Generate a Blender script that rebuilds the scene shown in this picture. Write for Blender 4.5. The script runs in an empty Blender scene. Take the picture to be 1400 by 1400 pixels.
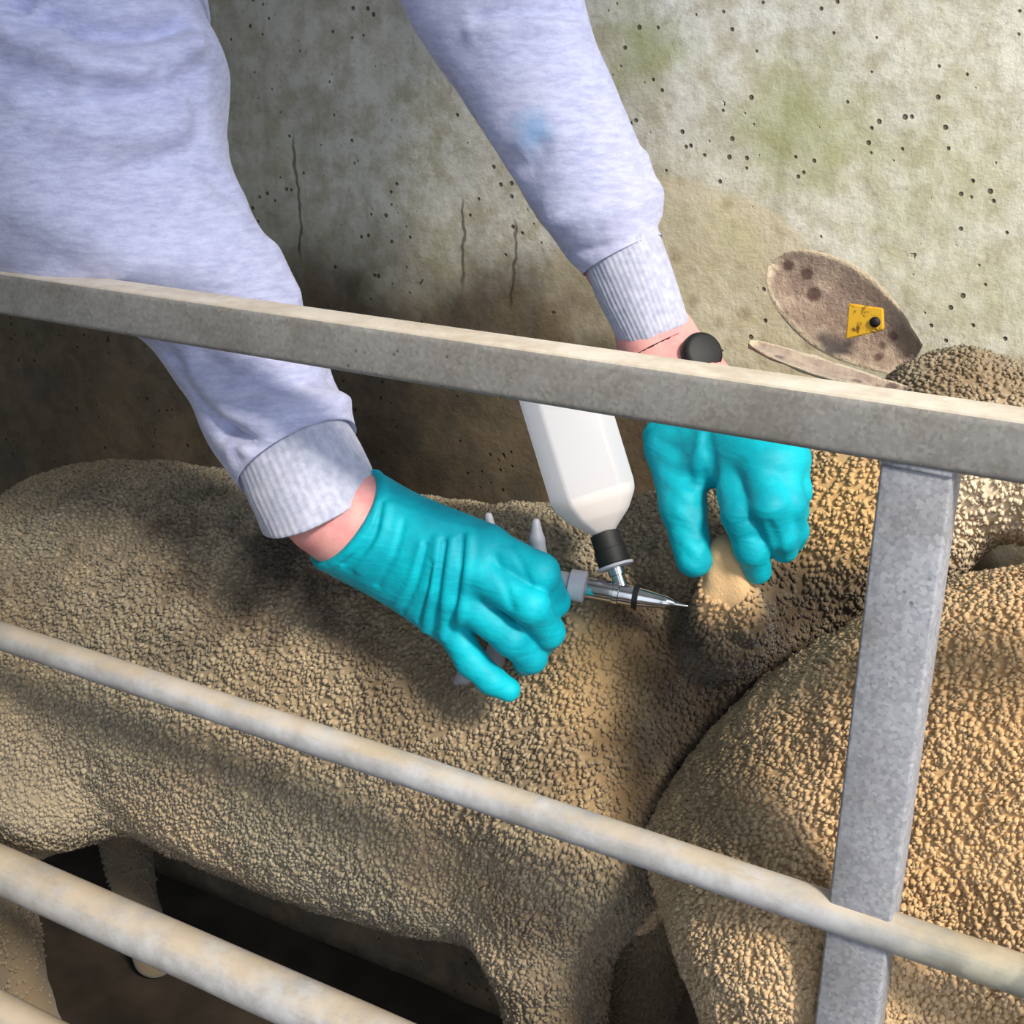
import bpy, bmesh, math, random
import numpy as np
from mathutils import Vector, Matrix, noise as mnoise

random.seed(4); np.random.seed(4)
SC = bpy.context.scene
COL = SC.collection

# ------------------------------------------------------------------ camera
F_PX, PITCH, ROLL, YAW = 1787.8, .3539, .0158, .5142
CAM = np.array([0., -.6456, 1.13])
_h = np.array([-math.sin(YAW), math.cos(YAW), 0])
FW = np.array([_h[0]*math.cos(PITCH), _h[1]*math.cos(PITCH), -math.sin(PITCH)])
_r = np.array([math.cos(YAW), math.sin(YAW), 0]); _u = np.cross(_r, FW)
RT = _r*math.cos(ROLL)+_u*math.sin(ROLL); UP = -_r*math.sin(ROLL)+_u*math.cos(ROLL)
cd = bpy.data.cameras.new('camera'); co = bpy.data.objects.new('camera', cd); COL.objects.link(co)
cd.sensor_fit = 'HORIZONTAL'; cd.sensor_width = 36; cd.lens = F_PX/1400*36; cd.clip_start = .02
co.matrix_world = Matrix(((RT[0], UP[0], -FW[0], CAM[0]), (RT[1], UP[1], -FW[1], CAM[1]),
                          (RT[2], UP[2], -FW[2], CAM[2]), (0, 0, 0, 1)))
SC.camera = co

# ------------------------------------------------------------------ light
world = bpy.data.worlds.new('sky'); SC.world = world; world.use_nodes = True
bg = world.node_tree.nodes['Background']
bg.inputs[0].default_value = (.80, .88, 1.0, 1); bg.inputs[1].default_value = 1.75
sd = bpy.data.lights.new('sun', 'SUN'); so = bpy.data.objects.new('sun', sd); COL.objects.link(so)
sd.energy = 4.6; sd.angle = math.radians(10); sd.color = (1.0, .90, .75)
so.rotation_euler = Vector((-.72, .42, -.72)).to_track_quat('-Z', 'Y').to_euler()
so.location = (3, -2, 4)
SC.view_settings.view_transform = 'Standard'; SC.view_settings.look = 'None'
SC.view_settings.gamma = 1; SC.view_settings.use_curve_mapping = False
SC.view_settings.exposure = 0.0


def at(x, y, Y):
    """world point seen at photograph pixel (x, y) standing at depth Y from the gate"""
    d = FW + RT*(x-700)/F_PX + UP*(700-y)/F_PX
    return CAM + d*((Y-CAM[1])/d[1])


# ------------------------------------------------------------------ tagging
def tag(o, label=None, cat=None, group=None, kind=None):
    if label: o['label'] = label
    if cat: o['category'] = cat
    if group: o['group'] = group
    if kind: o['kind'] = kind
    return o


def empty(name, loc, label, cat, group=None):
    o = bpy.data.objects.new(name, None); COL.objects.link(o); o.location = loc
    o.empty_display_size = .05
    return tag(o, label, cat, group)


def link_mesh(name, me, m, parent=None, smooth=True):
    o = bpy.data.objects.new(name, me); COL.objects.link(o)
    if m is not None: me.materials.append(m)
    if smooth:
        me.polygons.foreach_set('use_smooth', np.ones(len(me.polygons), bool))
    if parent is not None:
        o.parent = parent
        o.matrix_parent_inverse = Matrix.Translation(-Vector(parent_world(parent)))
    return o


def parent_world(p):
    return Vector(p.location) if p.type == 'EMPTY' else Vector((0, 0, 0))   # part meshes keep world coordinates


def mesh_from(V, Fc):
    me = bpy.data.meshes.new('m'); V = np.asarray(V, np.float32)
    me.from_pydata(V.tolist(), [], Fc.tolist() if hasattr(Fc, 'tolist') else Fc); me.update()
    return me


# ------------------------------------------------------------------ materials
def lin(c):
    return tuple(((v/255)/12.92 if v/255 <= .04045 else ((v/255+.055)/1.055)**2.4) for v in c)+(1,)


class NT:
    def __init__(s, name):
        s.m = bpy.data.materials.new(name); s.m.use_nodes = True
        s.t = s.m.node_tree; s.b = s.t.nodes['Principled BSDF']
        tc = s.n('ShaderNodeTexCoord'); s.co = tc.outputs['Object']

    def n(s, ty, **k):
        nd = s.t.nodes.new(ty)
        for a, v in k.items(): setattr(nd, a, v)
        return nd

    def put(s, sock, v):
        if hasattr(v, 'is_output'): s.t.links.new(v, sock)
        elif v is not None: sock.default_value = v

    def noise(s, scale, detail=4, rough=.55, vec=None, dist=0):
        nd = s.n('ShaderNodeTexNoise'); s.put(nd.inputs['Vector'], vec or s.co)
        nd.inputs['Scale'].default_value = scale; nd.inputs['Detail'].default_value = detail
        nd.inputs['Roughness'].default_value = rough; nd.inputs['Distortion'].default_value = dist
        return nd.outputs['Fac']

    def voro(s, scale, vec=None, feature='F1', out='Distance', rnd=1):
        nd = s.n('ShaderNodeTexVoronoi', feature=feature); s.put(nd.inputs['Vector'], vec or s.co)
        nd.inputs['Scale'].default_value = scale; nd.inputs['Randomness'].default_value = rnd
        return nd.outputs[out]

    def stretch(s, sc, rot=(0, 0, 0)):
        mp = s.n('ShaderNodeMapping'); s.put(mp.inputs[0], s.co)
        mp.inputs['Scale'].default_value = sc; mp.inputs['Rotation'].default_value = rot
        return mp.outputs[0]

    def ramp(s, fac, a, b, lo=0., hi=1.):
        nd = s.n('ShaderNodeMapRange', interpolation_type='SMOOTHSTEP'); s.put(nd.inputs[0], fac)
        for i, v in enumerate((a, b, lo, hi)): nd.inputs[i+1].default_value = v
        return nd.outputs[0]

    def math(s, op, a, b=None):
        nd = s.n('ShaderNodeMath', operation=op); s.put(nd.inputs[0], a)
        if b is not None: s.put(nd.inputs[1], b)
        return nd.outputs[0]

    def mix(s, fac, a, b, mode='MIX'):
        nd = s.n('ShaderNodeMix', data_type='RGBA', blend_type=mode)
        s.put(nd.inputs[0], fac); s.put(nd.inputs[6], a); s.put(nd.inputs[7], b)
        return nd.outputs[2]

    def xyz(s):
        nd = s.n('ShaderNodeSeparateXYZ'); s.put(nd.inputs[0], s.co); return nd.outputs

    def near(s, c, r0, r1, wob=0, wsc=12):
        """1 inside a patch round point c, 0 outside; edge wobbles with noise"""
        nd = s.n('ShaderNodeVectorMath', operation='DISTANCE'); s.put(nd.inputs[0], s.co)
        nd.inputs[1].default_value = tuple(c)
        d = nd.outputs['Value']
        if wob: d = s.math('ADD', d, s.math('MULTIPLY', s.math('SUBTRACT', s.noise(wsc, 3), .5), wob))
        return s.ramp(d, r0, r1, 1, 0)

    def up(s, a, b):
        """0..1 on faces that look upwards, for a painted lit tone"""
        g = s.n('ShaderNodeNewGeometry'); sx = s.n('ShaderNodeSeparateXYZ'); s.put(sx.inputs[0], g.outputs['True Normal'])
        return s.ramp(sx.outputs[2], a, b)

    def bump(s, h, strength, dist, prev=None):
        nd = s.n('ShaderNodeBump'); nd.inputs['Strength'].default_value = strength
        nd.inputs['Distance'].default_value = dist; s.put(nd.inputs['Height'], h)
        if prev is not None: s.put(nd.inputs['Normal'], prev)
        return nd.outputs[0]

    def done(s, color, rough=.8, metal=0., normal=None, spec=.5, **k):
        b = s.b; s.put(b.inputs['Base Color'], color); s.put(b.inputs['Roughness'], rough)
        s.put(b.inputs['Metallic'], metal); b.inputs['Specular IOR Level'].default_value = spec
        if normal is not None: s.put(b.inputs['Normal'], normal)
        for a, v in k.items(): s.put(b.inputs[a.replace('_', ' ')], v)
        return s.m


def mat_plain(name, c, rough=.6, metal=0., spec=.5, mott=.12, sc=60, **k):
    t = NT(name); n = t.noise(sc, 3)
    a = lin(c); d = tuple(v*(1-mott*2) for v in a[:3])+(1,)
    return t.done(t.mix(t.ramp(n, .3, .7), d, a), rough, metal, t.bump(n, .15, .001), spec, **k)


def mat_concrete():
    t = NT('pitted concrete')
    x, y, z = t.xyz()
    base = t.mix(t.ramp(t.noise(5, 5), .3, .7), lin((222, 219, 202)), lin((242, 241, 230)))
    base = t.mix(t.ramp(t.noise(38, 5, .65), .35, .7), base, lin((198, 192, 168)))
    st = t.stretch((26, 26, 2.2)); streak = t.noise(1, 4, .6, st)
    base = t.mix(t.math('MULTIPLY', t.ramp(t.noise(150, 4, .7), .5, .72), .35), base, lin((150, 140, 110)))
    base = t.mix(t.math('MULTIPLY', t.ramp(streak, .5, .75), .38), base, lin((128, 120, 96)))
    # algae
    al = t.math('MULTIPLY', t.ramp(t.noise(9, 4, .6), .5, .7), .25)
    base = t.mix(al, base, lin((178, 182, 134)))
    for c, r0, r1, amt in ((at(1090, 170, .47), .0, .09, .6), (at(880, 70, .47), .0, .06, .6), (at(1010, 330, .47), 0, .04, .6),
                      (at(1280, 250, .47), 0, .1, .25)):
        base = t.mix(t.math('MULTIPLY', t.near(c, r0, r1, .09, 30), amt), base, lin((158, 166, 98)))
    # beige splash whose upper edge curves down to the right
    spl = t.near(at(930, 480, .47), .150, .158, .03, 9)
    base = t.mix(t.math('MULTIPLY', spl, .6), base, lin((216, 202, 166)))
    blot = t.ramp(t.voro(34), .10, .32, 1, 0)
    base = t.mix(t.math('MULTIPLY', t.math('MULTIPLY', spl, blot), .45), base, lin((142, 124, 84)))
    # muck rubbed on by the animals below back height, worst towards the far end
    lev = t.math('ADD', z, t.math('MULTIPLY', t.math('SUBTRACT', t.noise(7, 5, .6), .5), .22))
    lev = t.math('ADD', lev, t.math('MULTIPLY', t.ramp(x, -.62, -.30), .16))
    muck = t.ramp(lev, .86, .98, 1, 0)
    base = t.mix(t.math('MULTIPLY', muck, .93), base, t.mix(t.ramp(t.noise(22, 5, .7), .3, .7), lin((50, 38, 30)), lin((98, 80, 60))))
    # grey-brown tone, stronger towards the far end of the race
    gr = t.math('MULTIPLY', t.ramp(t.math('ADD', x, t.math('MULTIPLY', t.math('SUBTRACT', t.noise(6, 5, .6), .5), .25)), -.78, -.40, 1, 0), .12)
    base = t.mix(gr, base, lin((140, 132, 110)))
    # two hairline cracks
    for (cx, cy0, cy1) in ((632, 275, 390), (700, 300, 420), (404, 190, 350)):
        a0 = at(cx, cy0, .47); a1 = at(cx, cy1, .47)
        wx = t.math('ADD', x, t.math('MULTIPLY', t.math('SUBTRACT', t.noise(18, 3), .5), .03))
        cr = t.ramp(t.math('ABSOLUTE', t.math('SUBTRACT', wx, float(a0[0]))), .0005, .0028, 1, 0)
        cr = t.math('MULTIPLY', cr, t.math('MULTIPLY', t.ramp(z, float(a1[2])-.01, float(a1[2])+.01), t.ramp(z, float(a0[2])-.01, float(a0[2])+.01, 1, 0)))
        base = t.mix(t.math('MULTIPLY', cr, .7), base, lin((52, 46, 34)))
    # blow holes
    pm = t.noise(13, 3)
    hole = t.ramp(t.math('ADD', t.voro(74), t.ramp(pm, .34, .62, .19, 0)), .10, .19, 1, 0)
    wn = t.n('ShaderNodeTexNoise'); t.put(wn.inputs['Vector'], t.co); wn.inputs['Scale'].default_value = 90
    wa = t.n('ShaderNodeVectorMath', operation='MULTIPLY_ADD'); t.put(wa.inputs[0], wn.outputs['Color']); wa.inputs[1].default_value = (.016, .016, .016); t.put(wa.inputs[2], t.co)
    st2 = wa.outputs[0]
    hole2 = t.ramp(t.math('ADD', t.voro(26, st2), t.ramp(t.noise(17, 2), .40, .62, .14, 0)), .05, .12, 1, 0)
    h = t.math('MAXIMUM', hole, hole2)
    base = t.mix(t.math('MULTIPLY', h, .8), base, lin((58, 50, 38)))
    nb = t.bump(t.noise(60, 6, .65), .5, .004)
    nb = t.bump(t.math('SUBTRACT', 1, h), .8, .004, nb)
    return t.done(base, .9, 0, nb, .2)


def mat_galv(name, c=(150, 152, 158), dirt=.45, pale=(190, 192, 198), dirtc=(96, 88, 72), metal=.1, rough=.55, lit_top=0.):
    t = NT(name)
    v = t.voro(420, out='Color'); g = t.n('ShaderNodeRGBToBW'); t.put(g.inputs[0], v)
    base = t.mix(g.outputs[0], lin(c), lin(pale))
    d = t.math('MULTIPLY', t.ramp(t.noise(16, 6, .7), .42, .68), dirt)
    base = t.mix(d, base, lin(dirtc))
    sp = t.ramp(t.voro(75), .05, .13, 1, 0)
    base = t.mix(t.math('MULTIPLY', t.math('MULTIPLY', sp, t.ramp(t.noise(9, 2), .5, .62)), .7), base, lin((66, 58, 40)))
    if lit_top: base = t.mix(t.math('MULTIPLY', t.up(.6, .95), lit_top), base, t.mix(t.ramp(t.noise(24, 5, .7), .35, .65), lin((206, 192, 172)), lin((232, 222, 206))))  # light from above painted into the colour of the upward faces
    return t.done(base, rough, metal, t.bump(t.noise(140, 5, .6), .25, .001), .4)


def mat_pipe(name):
    t = NT(name); x, y, z = t.xyz()
    base = t.mix(t.ramp(t.noise(30, 6, .7), .3, .7), lin((160, 160, 162)), lin((196, 198, 204)))
    st = t.stretch((9, 60, 60))
    base = t.mix(t.math('MULTIPLY', t.ramp(t.noise(1, 5, .7, st), .5, .72), .5), base, lin((150, 132, 104)))
    gz = t.math('MULTIPLY', t.ramp(t.math('ADD', x, t.math('MULTIPLY', t.noise(30, 4), .12)), -.10, .02), .75)
    base = t.mix(gz, base, t.mix(t.ramp(t.noise(42, 4), .42, .6), lin((120, 122, 104)), lin((170, 168, 146))))
    far = t.math('MULTIPLY', t.ramp(x, -1.0, -.55, 1, 0), .4)
    base = t.mix(far, base, lin((140, 130, 108)))
    base = t.mix(t.math('MULTIPLY', t.math('MULTIPLY', t.up(.35, .85), t.ramp(t.noise(20, 5, .7), .3, .6)), .55), base, lin((206, 184, 150)))  # cream lit tone painted along the upper side of the pipe
    return t.done(base, .6, .05, t.bump(t.noise(160, 5), .25, .001), .4)


def mat_fleece(seed, tint=0., dirt=(), light=(), local=(0, 0, 0)):
    t = NT('short fleece %d' % seed)
    L = np.array(local)
    mp = t.n('ShaderNodeMapping'); t.put(mp.inputs[0], t.co); mp.inputs['Location'].default_value = (seed*3.1, seed, 0)
    wv = mp.outputs[0]
    a = t.mix(t.ramp(t.noise(11, 4, .6, wv), .32, .68), lin((192, 168, 136) if tint else (146, 130, 106)), lin((220, 194, 158) if tint else (172, 154, 126)))
    a = t.mix(t.ramp(t.noise(4, 3, .5, wv), .42, .62), a, lin((216, 182, 136) if tint else (150, 141, 120)))
    at_ = t.n('ShaderNodeAttribute', attribute_name='lock')
    a = t.mix(t.ramp(at_.outputs['Fac'], .0, .5, .32, 0), a, lin((112, 92, 66)))
    a = t.mix(t.ramp(at_.outputs['Fac'], .7, 1., 0, .28), a, lin((214, 194, 160)))
    for c, r0, r1, amt, colr in dirt:
        a = t.mix(t.math('MULTIPLY', t.near(np.array(c)-L, r0, r1, .14, 22), amt), a, lin(colr))
    for c, r0, r1, amt, colr in light:
        a = t.mix(t.math('MULTIPLY', t.near(np.array(c)-L, r0, r1, .012, 40), amt), a, lin(colr))
    x, y, z = t.xyz()
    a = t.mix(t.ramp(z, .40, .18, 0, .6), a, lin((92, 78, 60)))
    nb = t.bump(t.noise(420, 3, .6, wv), .5, .0015)
    return t.done(a, .95, 0, nb, .1, Sheen_Weight=.2, Sheen_Roughness=.6)


def mat_fabric():
    t = NT('heather grey sweatshirt cotton')
    st = t.stretch((60, 60, 240), (0, .5, 0))
    a = t.mix(t.ramp(t.noise(1, 5, .75, st), .3, .7), lin((164, 168, 204)), lin((196, 200, 230)))
    a = t.mix(t.math('MULTIPLY', t.ramp(t.noise(14, 4), .4, .7), .25), a, lin((190, 192, 216)))
    ink = t.near(at(718, 182, .208), .004, .028, .022, 90)
    a = t.mix(t.math('MULTIPLY', ink, .75), a, lin((112, 164, 210)))
    nb = t.bump(t.noise(420, 3), .25, .001)
    nb = t.bump(t.noise(26, 4, .55), .35, .006, nb)
    return t.done(a, .95, 0, nb, .1, Sheen_Weight=.35, Sheen_Roughness=.5)


def mat_cuff():
    t = NT('ribbed grey cuff knit')
    a = t.mix(t.ramp(t.noise(160, 4), .3, .7), lin((168, 172, 194)), lin((192, 195, 214)))
    return t.done(a, .95, 0, t.bump(t.noise(300, 3), .3, .001), .1, Sheen_Weight=.3)


def mat_glove():
    t = NT('teal nitrile')
    a = t.mix(t.ramp(t.noise(35, 3), .35, .65), lin((0, 158, 178)), lin((0, 180, 198)))
    st = t.stretch((55, 55, 150), (.5, .3, .4))
    nb = t.bump(t.noise(1, 3, .5, st, .6), .35, .0025)
    nb = t.bump(t.noise(600, 2), .08, .0005, nb)
    return t.done(a, .58, 0, nb, .28)


def mat_skin():
    t = NT('flushed skin')
    a = t.mix(t.ramp(t.noise(50, 4), .35, .65), lin((226, 150, 150)), lin((236, 172, 166)))
    return t.done(a, .5, 0, t.bump(t.noise(300, 4), .2, .001), .4, Subsurface_Weight=.15, Subsurface_Radius=(.01, .004, .002))


def mat_ear():
    t = NT('ear skin')
    a = t.mix(t.ramp(t.noise(60, 5, .7), .35, .68), lin((150, 130, 116)), lin((186, 166, 148)))
    sp = t.ramp(t.math('ADD', t.voro(52), t.ramp(t.noise(30, 2), .36, .58, .25, 0)), .24, .42, 1, 0)
    a = t.mix(t.math('MULTIPLY', sp, .85), a, lin((84, 58, 52)))
    at_ = t.n('ShaderNodeAttribute', attribute_name='rim')
    a = t.mix(t.math('MULTIPLY', t.ramp(t.math('ADD', at_.outputs['Fac'], t.math('MULTIPLY', t.math('SUBTRACT', t.noise(140, 3), .5), .2)), .80, .96), .8), a, lin((216, 200, 172)))
    return t.done(a, .85, 0, t.bump(t.noise(260, 4, .7), .8, .004), .15, Sheen_Weight=.4)


def mat_tag():
    t = NT('yellow tag plastic')
    a = t.mix(t.ramp(t.noise(120, 4, .7), .5, .62), lin((236, 186, 52)), lin((120, 84, 30)))
    return t.done(a, .4, 0, None, .5)


def mat_bottle():
    t = NT('milky bottle plastic')
    a = t.done(lin((238, 240, 246)), .28, 0, t.bump(t.noise(40, 2), .08, .002), .5)
    b = t.b; tl = t.n('ShaderNodeBsdfTranslucent'); tl.inputs[0].default_value = lin((240, 242, 250))
    tp = t.n('ShaderNodeBsdfTransparent')
    m1 = t.n('ShaderNodeMixShader'); m1.inputs[0].default_value = .4
    t.t.links.new(b.outputs[0], m1.inputs[1]); t.t.links.new(tl.outputs[0], m1.inputs[2])
    m2 = t.n('ShaderNodeMixShader'); m2.inputs[0].default_value = .22
    t.t.links.new(m1.outputs[0], m2.inputs[1]); t.t.links.new(tp.outputs[0], m2.inputs[2])
    t.t.links.new(m2.outputs[0], t.t.nodes['Material Output'].inputs[0])
    return a


M = dict(
    concrete=mat_concrete(), galv=mat_galv('galvanised top rail', (132, 131, 129), .45, (158, 156, 153), (100, 93, 80), lit_top=.95),
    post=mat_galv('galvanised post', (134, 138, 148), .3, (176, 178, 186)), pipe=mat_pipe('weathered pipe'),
    fabric=mat_fabric(), cuff=mat_cuff(), glove=mat_glove(), skin=mat_skin(), ear=mat_ear(), tag=mat_tag(),
    bottle=mat_bottle(), liquid=mat_plain('cream vaccine', (244, 222, 198), .4, mott=.02),
    chrome=mat_plain('chromed steel', (200, 200, 202), .16, 1., mott=.03),
    black=mat_plain('black plastic', (20, 20, 22), .62), greyp=mat_plain('pale grey plastic', (178, 180, 190), .42, mott=.05),
    trousers=mat_plain('dark work trousers', (52, 56, 66), .9), boot=mat_plain('green rubber boot', (44, 56, 40), .5),
    hair=mat_plain('brown hair', (74, 54, 38), .7, sc=200), eye=mat_plain('dark eye', (24, 18, 12), .15),
    mud=mat_plain('trodden mud', (58, 48, 38), .9, mott=.3, sc=14), sheet=mat_plain('shade panel', (206, 208, 204), .7, mott=.15, sc=8),  # sheet: kept pale so the added roof and walls bounce light
    hoof=mat_plain('hoof horn', (52, 44, 36), .6),
)


# ------------------------------------------------------------------ signed-distance modelling
def smin(a, b, k):
    if k <= 0: return np.minimum(a, b)
    h = np.clip(.5+.5*(b-a)/k, 0, 1)
    return b*(1-h)+a*h-k*h*(1-h)


def rcone(p, a, b, r1, r2):
    a = np.asarray(a, float); b = np.asarray(b, float); ab = b-a
    t = np.clip(((p-a)@ab)/max(ab@ab, 1e-12), 0, 1)
    q = p-a-t[:, None]*ab
    return np.sqrt((q*q).sum(1))-(r1+(r2-r1)*t)


def chain(p, pts, k=0.):
    d = None
    for (a, ra), (b, rb) in zip(pts[:-1], pts[1:]):
        e = rcone(p, a, b, ra, rb); d = e if d is None else smin(d, e, k)
    return d


def ellipsoid(p, c, r):
    q = (p-np.asarray(c))/np.asarray(r); k0 = np.sqrt((q*q).sum(1)); q2 = q/np.asarray(r)
    k1 = np.sqrt((q2*q2).sum(1))+1e-9
    return k0*(k0-1)/k1


def sdf_mesh(fn, lo, hi, h, safety=2.2, project=2):
    lo = np.asarray(lo, float)-2*h; hi = np.asarray(hi, float)+2*h
    B = 6
    n = np.ceil((hi-lo)/h/B).astype(int)*B
    nb = n//B
    cen = [lo[i]+(np.arange(nb[i])+.5)*B*h-.5*h for i in range(3)]
    G = np.stack(np.meshgrid(*cen, indexing='ij'), -1).reshape(-1, 3)
    D = fn(G)
    Fv = np.repeat(np.repeat(np.repeat(D.reshape(nb), B, 0), B, 1), B, 2)
    act = np.where(np.abs(D) < B*h*.87*safety)[0]
    off = np.stack(np.meshgrid(*[np.arange(B)]*3, indexing='ij'), -1).reshape(-1, 3)
    bi = np.stack(np.unravel_index(act, nb), -1)*B
    for s in range(0, len(bi), 6000):
        idx = (bi[s:s+6000, None, :]+off[None]).reshape(-1, 3)
        Fv[idx[:, 0], idx[:, 1], idx[:, 2]] = fn(lo+idx*h)
    neg = Fv < 0
    c = np.stack(np.meshgrid(*[np.arange(m-1) for m in n], indexing='ij'), -1)
    cnt = np.zeros(n-1, int)
    cor = [(i, j, k) for i in (0, 1) for j in (0, 1) for k in (0, 1)]
    sl = lambda A, o: A[o[0]:o[0]+n[0]-1, o[1]:o[1]+n[1]-1, o[2]:o[2]+n[2]-1]
    for o in cor: cnt += sl(neg, o)
    mixed = (cnt > 0) & (cnt < 8)
    cells = np.argwhere(mixed)
    vid = -np.ones(n-1, int); vid[mixed] = np.arange(len(cells))
    acc = np.zeros((len(cells), 3)); m = np.zeros(len(cells))
    for o in cor:
        for ax in range(3):
            if o[ax]: continue
            o2 = list(o); o2[ax] = 1
            f1 = Fv[tuple((cells+o).T)]; f2 = Fv[tuple((cells+o2).T)]
            x = (f1 < 0) != (f2 < 0)
            t = np.where(x, f1/np.where(x, f1-f2, 1), 0)
            pt = cells+np.array(o, float); pt[:, ax] += t
            acc[x] += pt[x]; m[x] += 1
    V = lo+acc/np.maximum(m, 1)[:, None]*h
    quads = []
    for ax in range(3):
        a1, a2 = [(1, 2), (2, 0), (0, 1)][ax]
        sA = [slice(1, n[i]-1) for i in range(3)]; sA[ax] = slice(0, n[ax]-1)
        sB = list(sA); sB[ax] = slice(1, n[ax])
        N0 = neg[tuple(sA)]; N1 = neg[tuple(sB)]
        E = np.argwhere(N0 != N1)
        if not len(E): continue
        flip = N0[tuple(E.T)]
        base = E.copy()
        for i in range(3):
            if i != ax: base[:, i] += 1
        def cid(d1, d2):
            q = base.copy(); q[:, a1] += d1; q[:, a2] += d2
            return vid[tuple(q.T)]
        Q = np.stack([cid(-1, -1), cid(0, -1), cid(0, 0), cid(-1, 0)], 1)
        Q[~flip] = Q[~flip][:, ::-1]
        quads.append(Q)
    Q = np.concatenate(quads); Q = Q[(Q >= 0).all(1)]
    e = h*.4
    for _ in range(project):
        f0 = fn(V); g = np.zeros_like(V)
        for i in range(3):
            d = np.zeros(3); d[i] = e; g[:, i] = (fn(V+d)-fn(V-d))/(2*e)
        g2 = np.maximum((g*g).sum(1), .15)
        st = np.clip(f0/g2, -h, h)
        V = V-g*st[:, None]
    return V, Q


def normals(V, Q):
    n = np.cross(V[Q[:, 2]]-V[Q[:, 0]], V[Q[:, 3]]-V[Q[:, 1]])
    N = np.zeros_like(V)
    for i in range(4): np.add.at(N, Q[:, i], n)
    return N/np.maximum(np.linalg.norm(N, axis=1), 1e-12)[:, None]


def smooth_curve(ctrl, n):
    """Catmull-Rom through control rows"""
    c = np.asarray(ctrl, float); c = np.vstack([2*c[0]-c[1], c, 2*c[-1]-c[-2]])
    m = len(c)-3; out = []
    for t in np.linspace(0, m-1e-6, n):
        i = int(t); u = t-i; p0, p1, p2, p3 = c[i:i+4]
        out.append(.5*((2*p1)+(-p0+p2)*u+(2*p0-5*p1+4*p2-p3)*u*u+(-p0+3*p1-3*p2+p3)*u**3))
    return np.array(out)


def dseg(P, pts):
    """distance from points to a polyline"""
    d = np.full(len(P), 9.)
    for a, b in zip(pts[:-1], pts[1:]): d = np.minimum(d, rcone(P, a, b, 0, 0))
    return d


# small solids --------------------------------------------------------------
def lathe(prof, A, axis, seg=32, close=True):
    """prof: list of (distance along axis, radius)"""
    ax = Vector(axis).normalized(); s = ax.orthogonal().normalized(); w = ax.cross(s)
    V = []; Fc = []
    for d, r in prof:
        for k in range(seg):
            a = 2*math.pi*k/seg
            V.append(Vector(A)+ax*d+(s*math.cos(a)+w*math.sin(a))*r)
    for i in range(len(prof)-1):
        for k in range(seg):
            Fc.append((i*seg+k, i*seg+(k+1) % seg, (i+1)*seg+(k+1) % seg, (i+1)*seg+k))
    if close:
        Fc.append(tuple(reversed(range(seg)))); Fc.append(tuple((len(prof)-1)*seg+k for k in range(seg)))
    return mesh_from([tuple(v) for v in V], Fc)


def autosmooth(o, ang=40):
    me = o.data
    bm = bmesh.new(); bm.from_mesh(me)
    for e in bm.edges:
        e.smooth = not (len(e.link_faces) == 2 and e.calc_face_angle(0) > math.radians(ang))
    bm.to_mesh(me); bm.free()
    return o


def box_mesh(lo, hi, bev=0., seg=3):
    bm = bmesh.new(); bmesh.ops.create_cube(bm, size=1)
    for v in bm.verts:
        v.co = Vector([lo[i]+(v.co[i]+.5)*(hi[i]-lo[i]) for i in range(3)])
    if bev: bmesh.ops.bevel(bm, geom=bm.edges[:], offset=bev, segments=seg, affect='EDGES', profile=.5)
    me = bpy.data.meshes.new('m'); bm.to_mesh(me); bm.free(); return me


def struct(name, me, m, smooth=False):
    return tag(link_mesh(name, me, m, None, smooth), kind='structure')


# ================================================================== setting
WALL_Y = .47
struct('floor', box_mesh((-4, -3, -.1), (4, 3, 0)), M['mud'])


def wall_grid():
    x0, x1, z0, z1 = -3.2, 2.2, 0., 1.19
    nx, nz = 270, 56; V = []; Fc = []
    for j in range(nz+1):
        for i in range(nx+1):
            x = x0+(x1-x0)*i/nx; z = z0+(z1-z0)*j/nz
            d = .006*mnoise.noise((x*4, z*4, 3))+.003*mnoise.noise((x*14, z*14, 7))
            V.append((x, WALL_Y+d, z))
    for j in range(nz):
        for i in range(nx):
            a = j*(nx+1)+i; Fc.append((a, a+1, a+nx+2, a+nx+1))
    k = len(V)
    V += [(x0, WALL_Y+.14, z0), (x1, WALL_Y+.14, z0), (x1, WALL_Y+.14, z1), (x0, WALL_Y+.14, z1)]
    top = [nz*(nx+1)+i for i in range(nx+1)]; bot = list(range(nx+1))
    lf = [j*(nx+1) for j in range(nz+1)]; rg = [j*(nx+1)+nx for j in range(nz+1)]
    Fc += [tuple(top+[k+2, k+3]), tuple(reversed(bot))+(k, k+1), tuple(lf+[k+3, k]), tuple(reversed(rg))+(k+1, k+2), (k+1, k, k+3, k+2)]
    return mesh_from(V, Fc)


struct('wall_back', wall_grid(), M['concrete'], True)
struct('floor_walkway', box_mesh((-3.2, WALL_Y+.14, 0), (2.2, 1.5, .32)), M['mud'])
# added roof and walls, out of view, that block sun and sky at left
struct('shade_wall_left', box_mesh((-3.3, -2.6, 0), (-3.2, 2.6, 2.9)), M['sheet'])
struct('shade_wall_front', box_mesh((-3.3, -2.7, 0), (.1, -2.6, 2.9)), M['sheet'])
struct('shade_roof', box_mesh((-3.3, -2.6, 2.9), (1.30, 2.6, 2.96)), M['sheet'])

# ================================================================== gate
S = .032
gate = empty('metal_gate', (-.7, .016, 0), 'galvanised metal gate of square top rail, round rails and flat upright', 'gate')
H0 = CAM[2]


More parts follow.
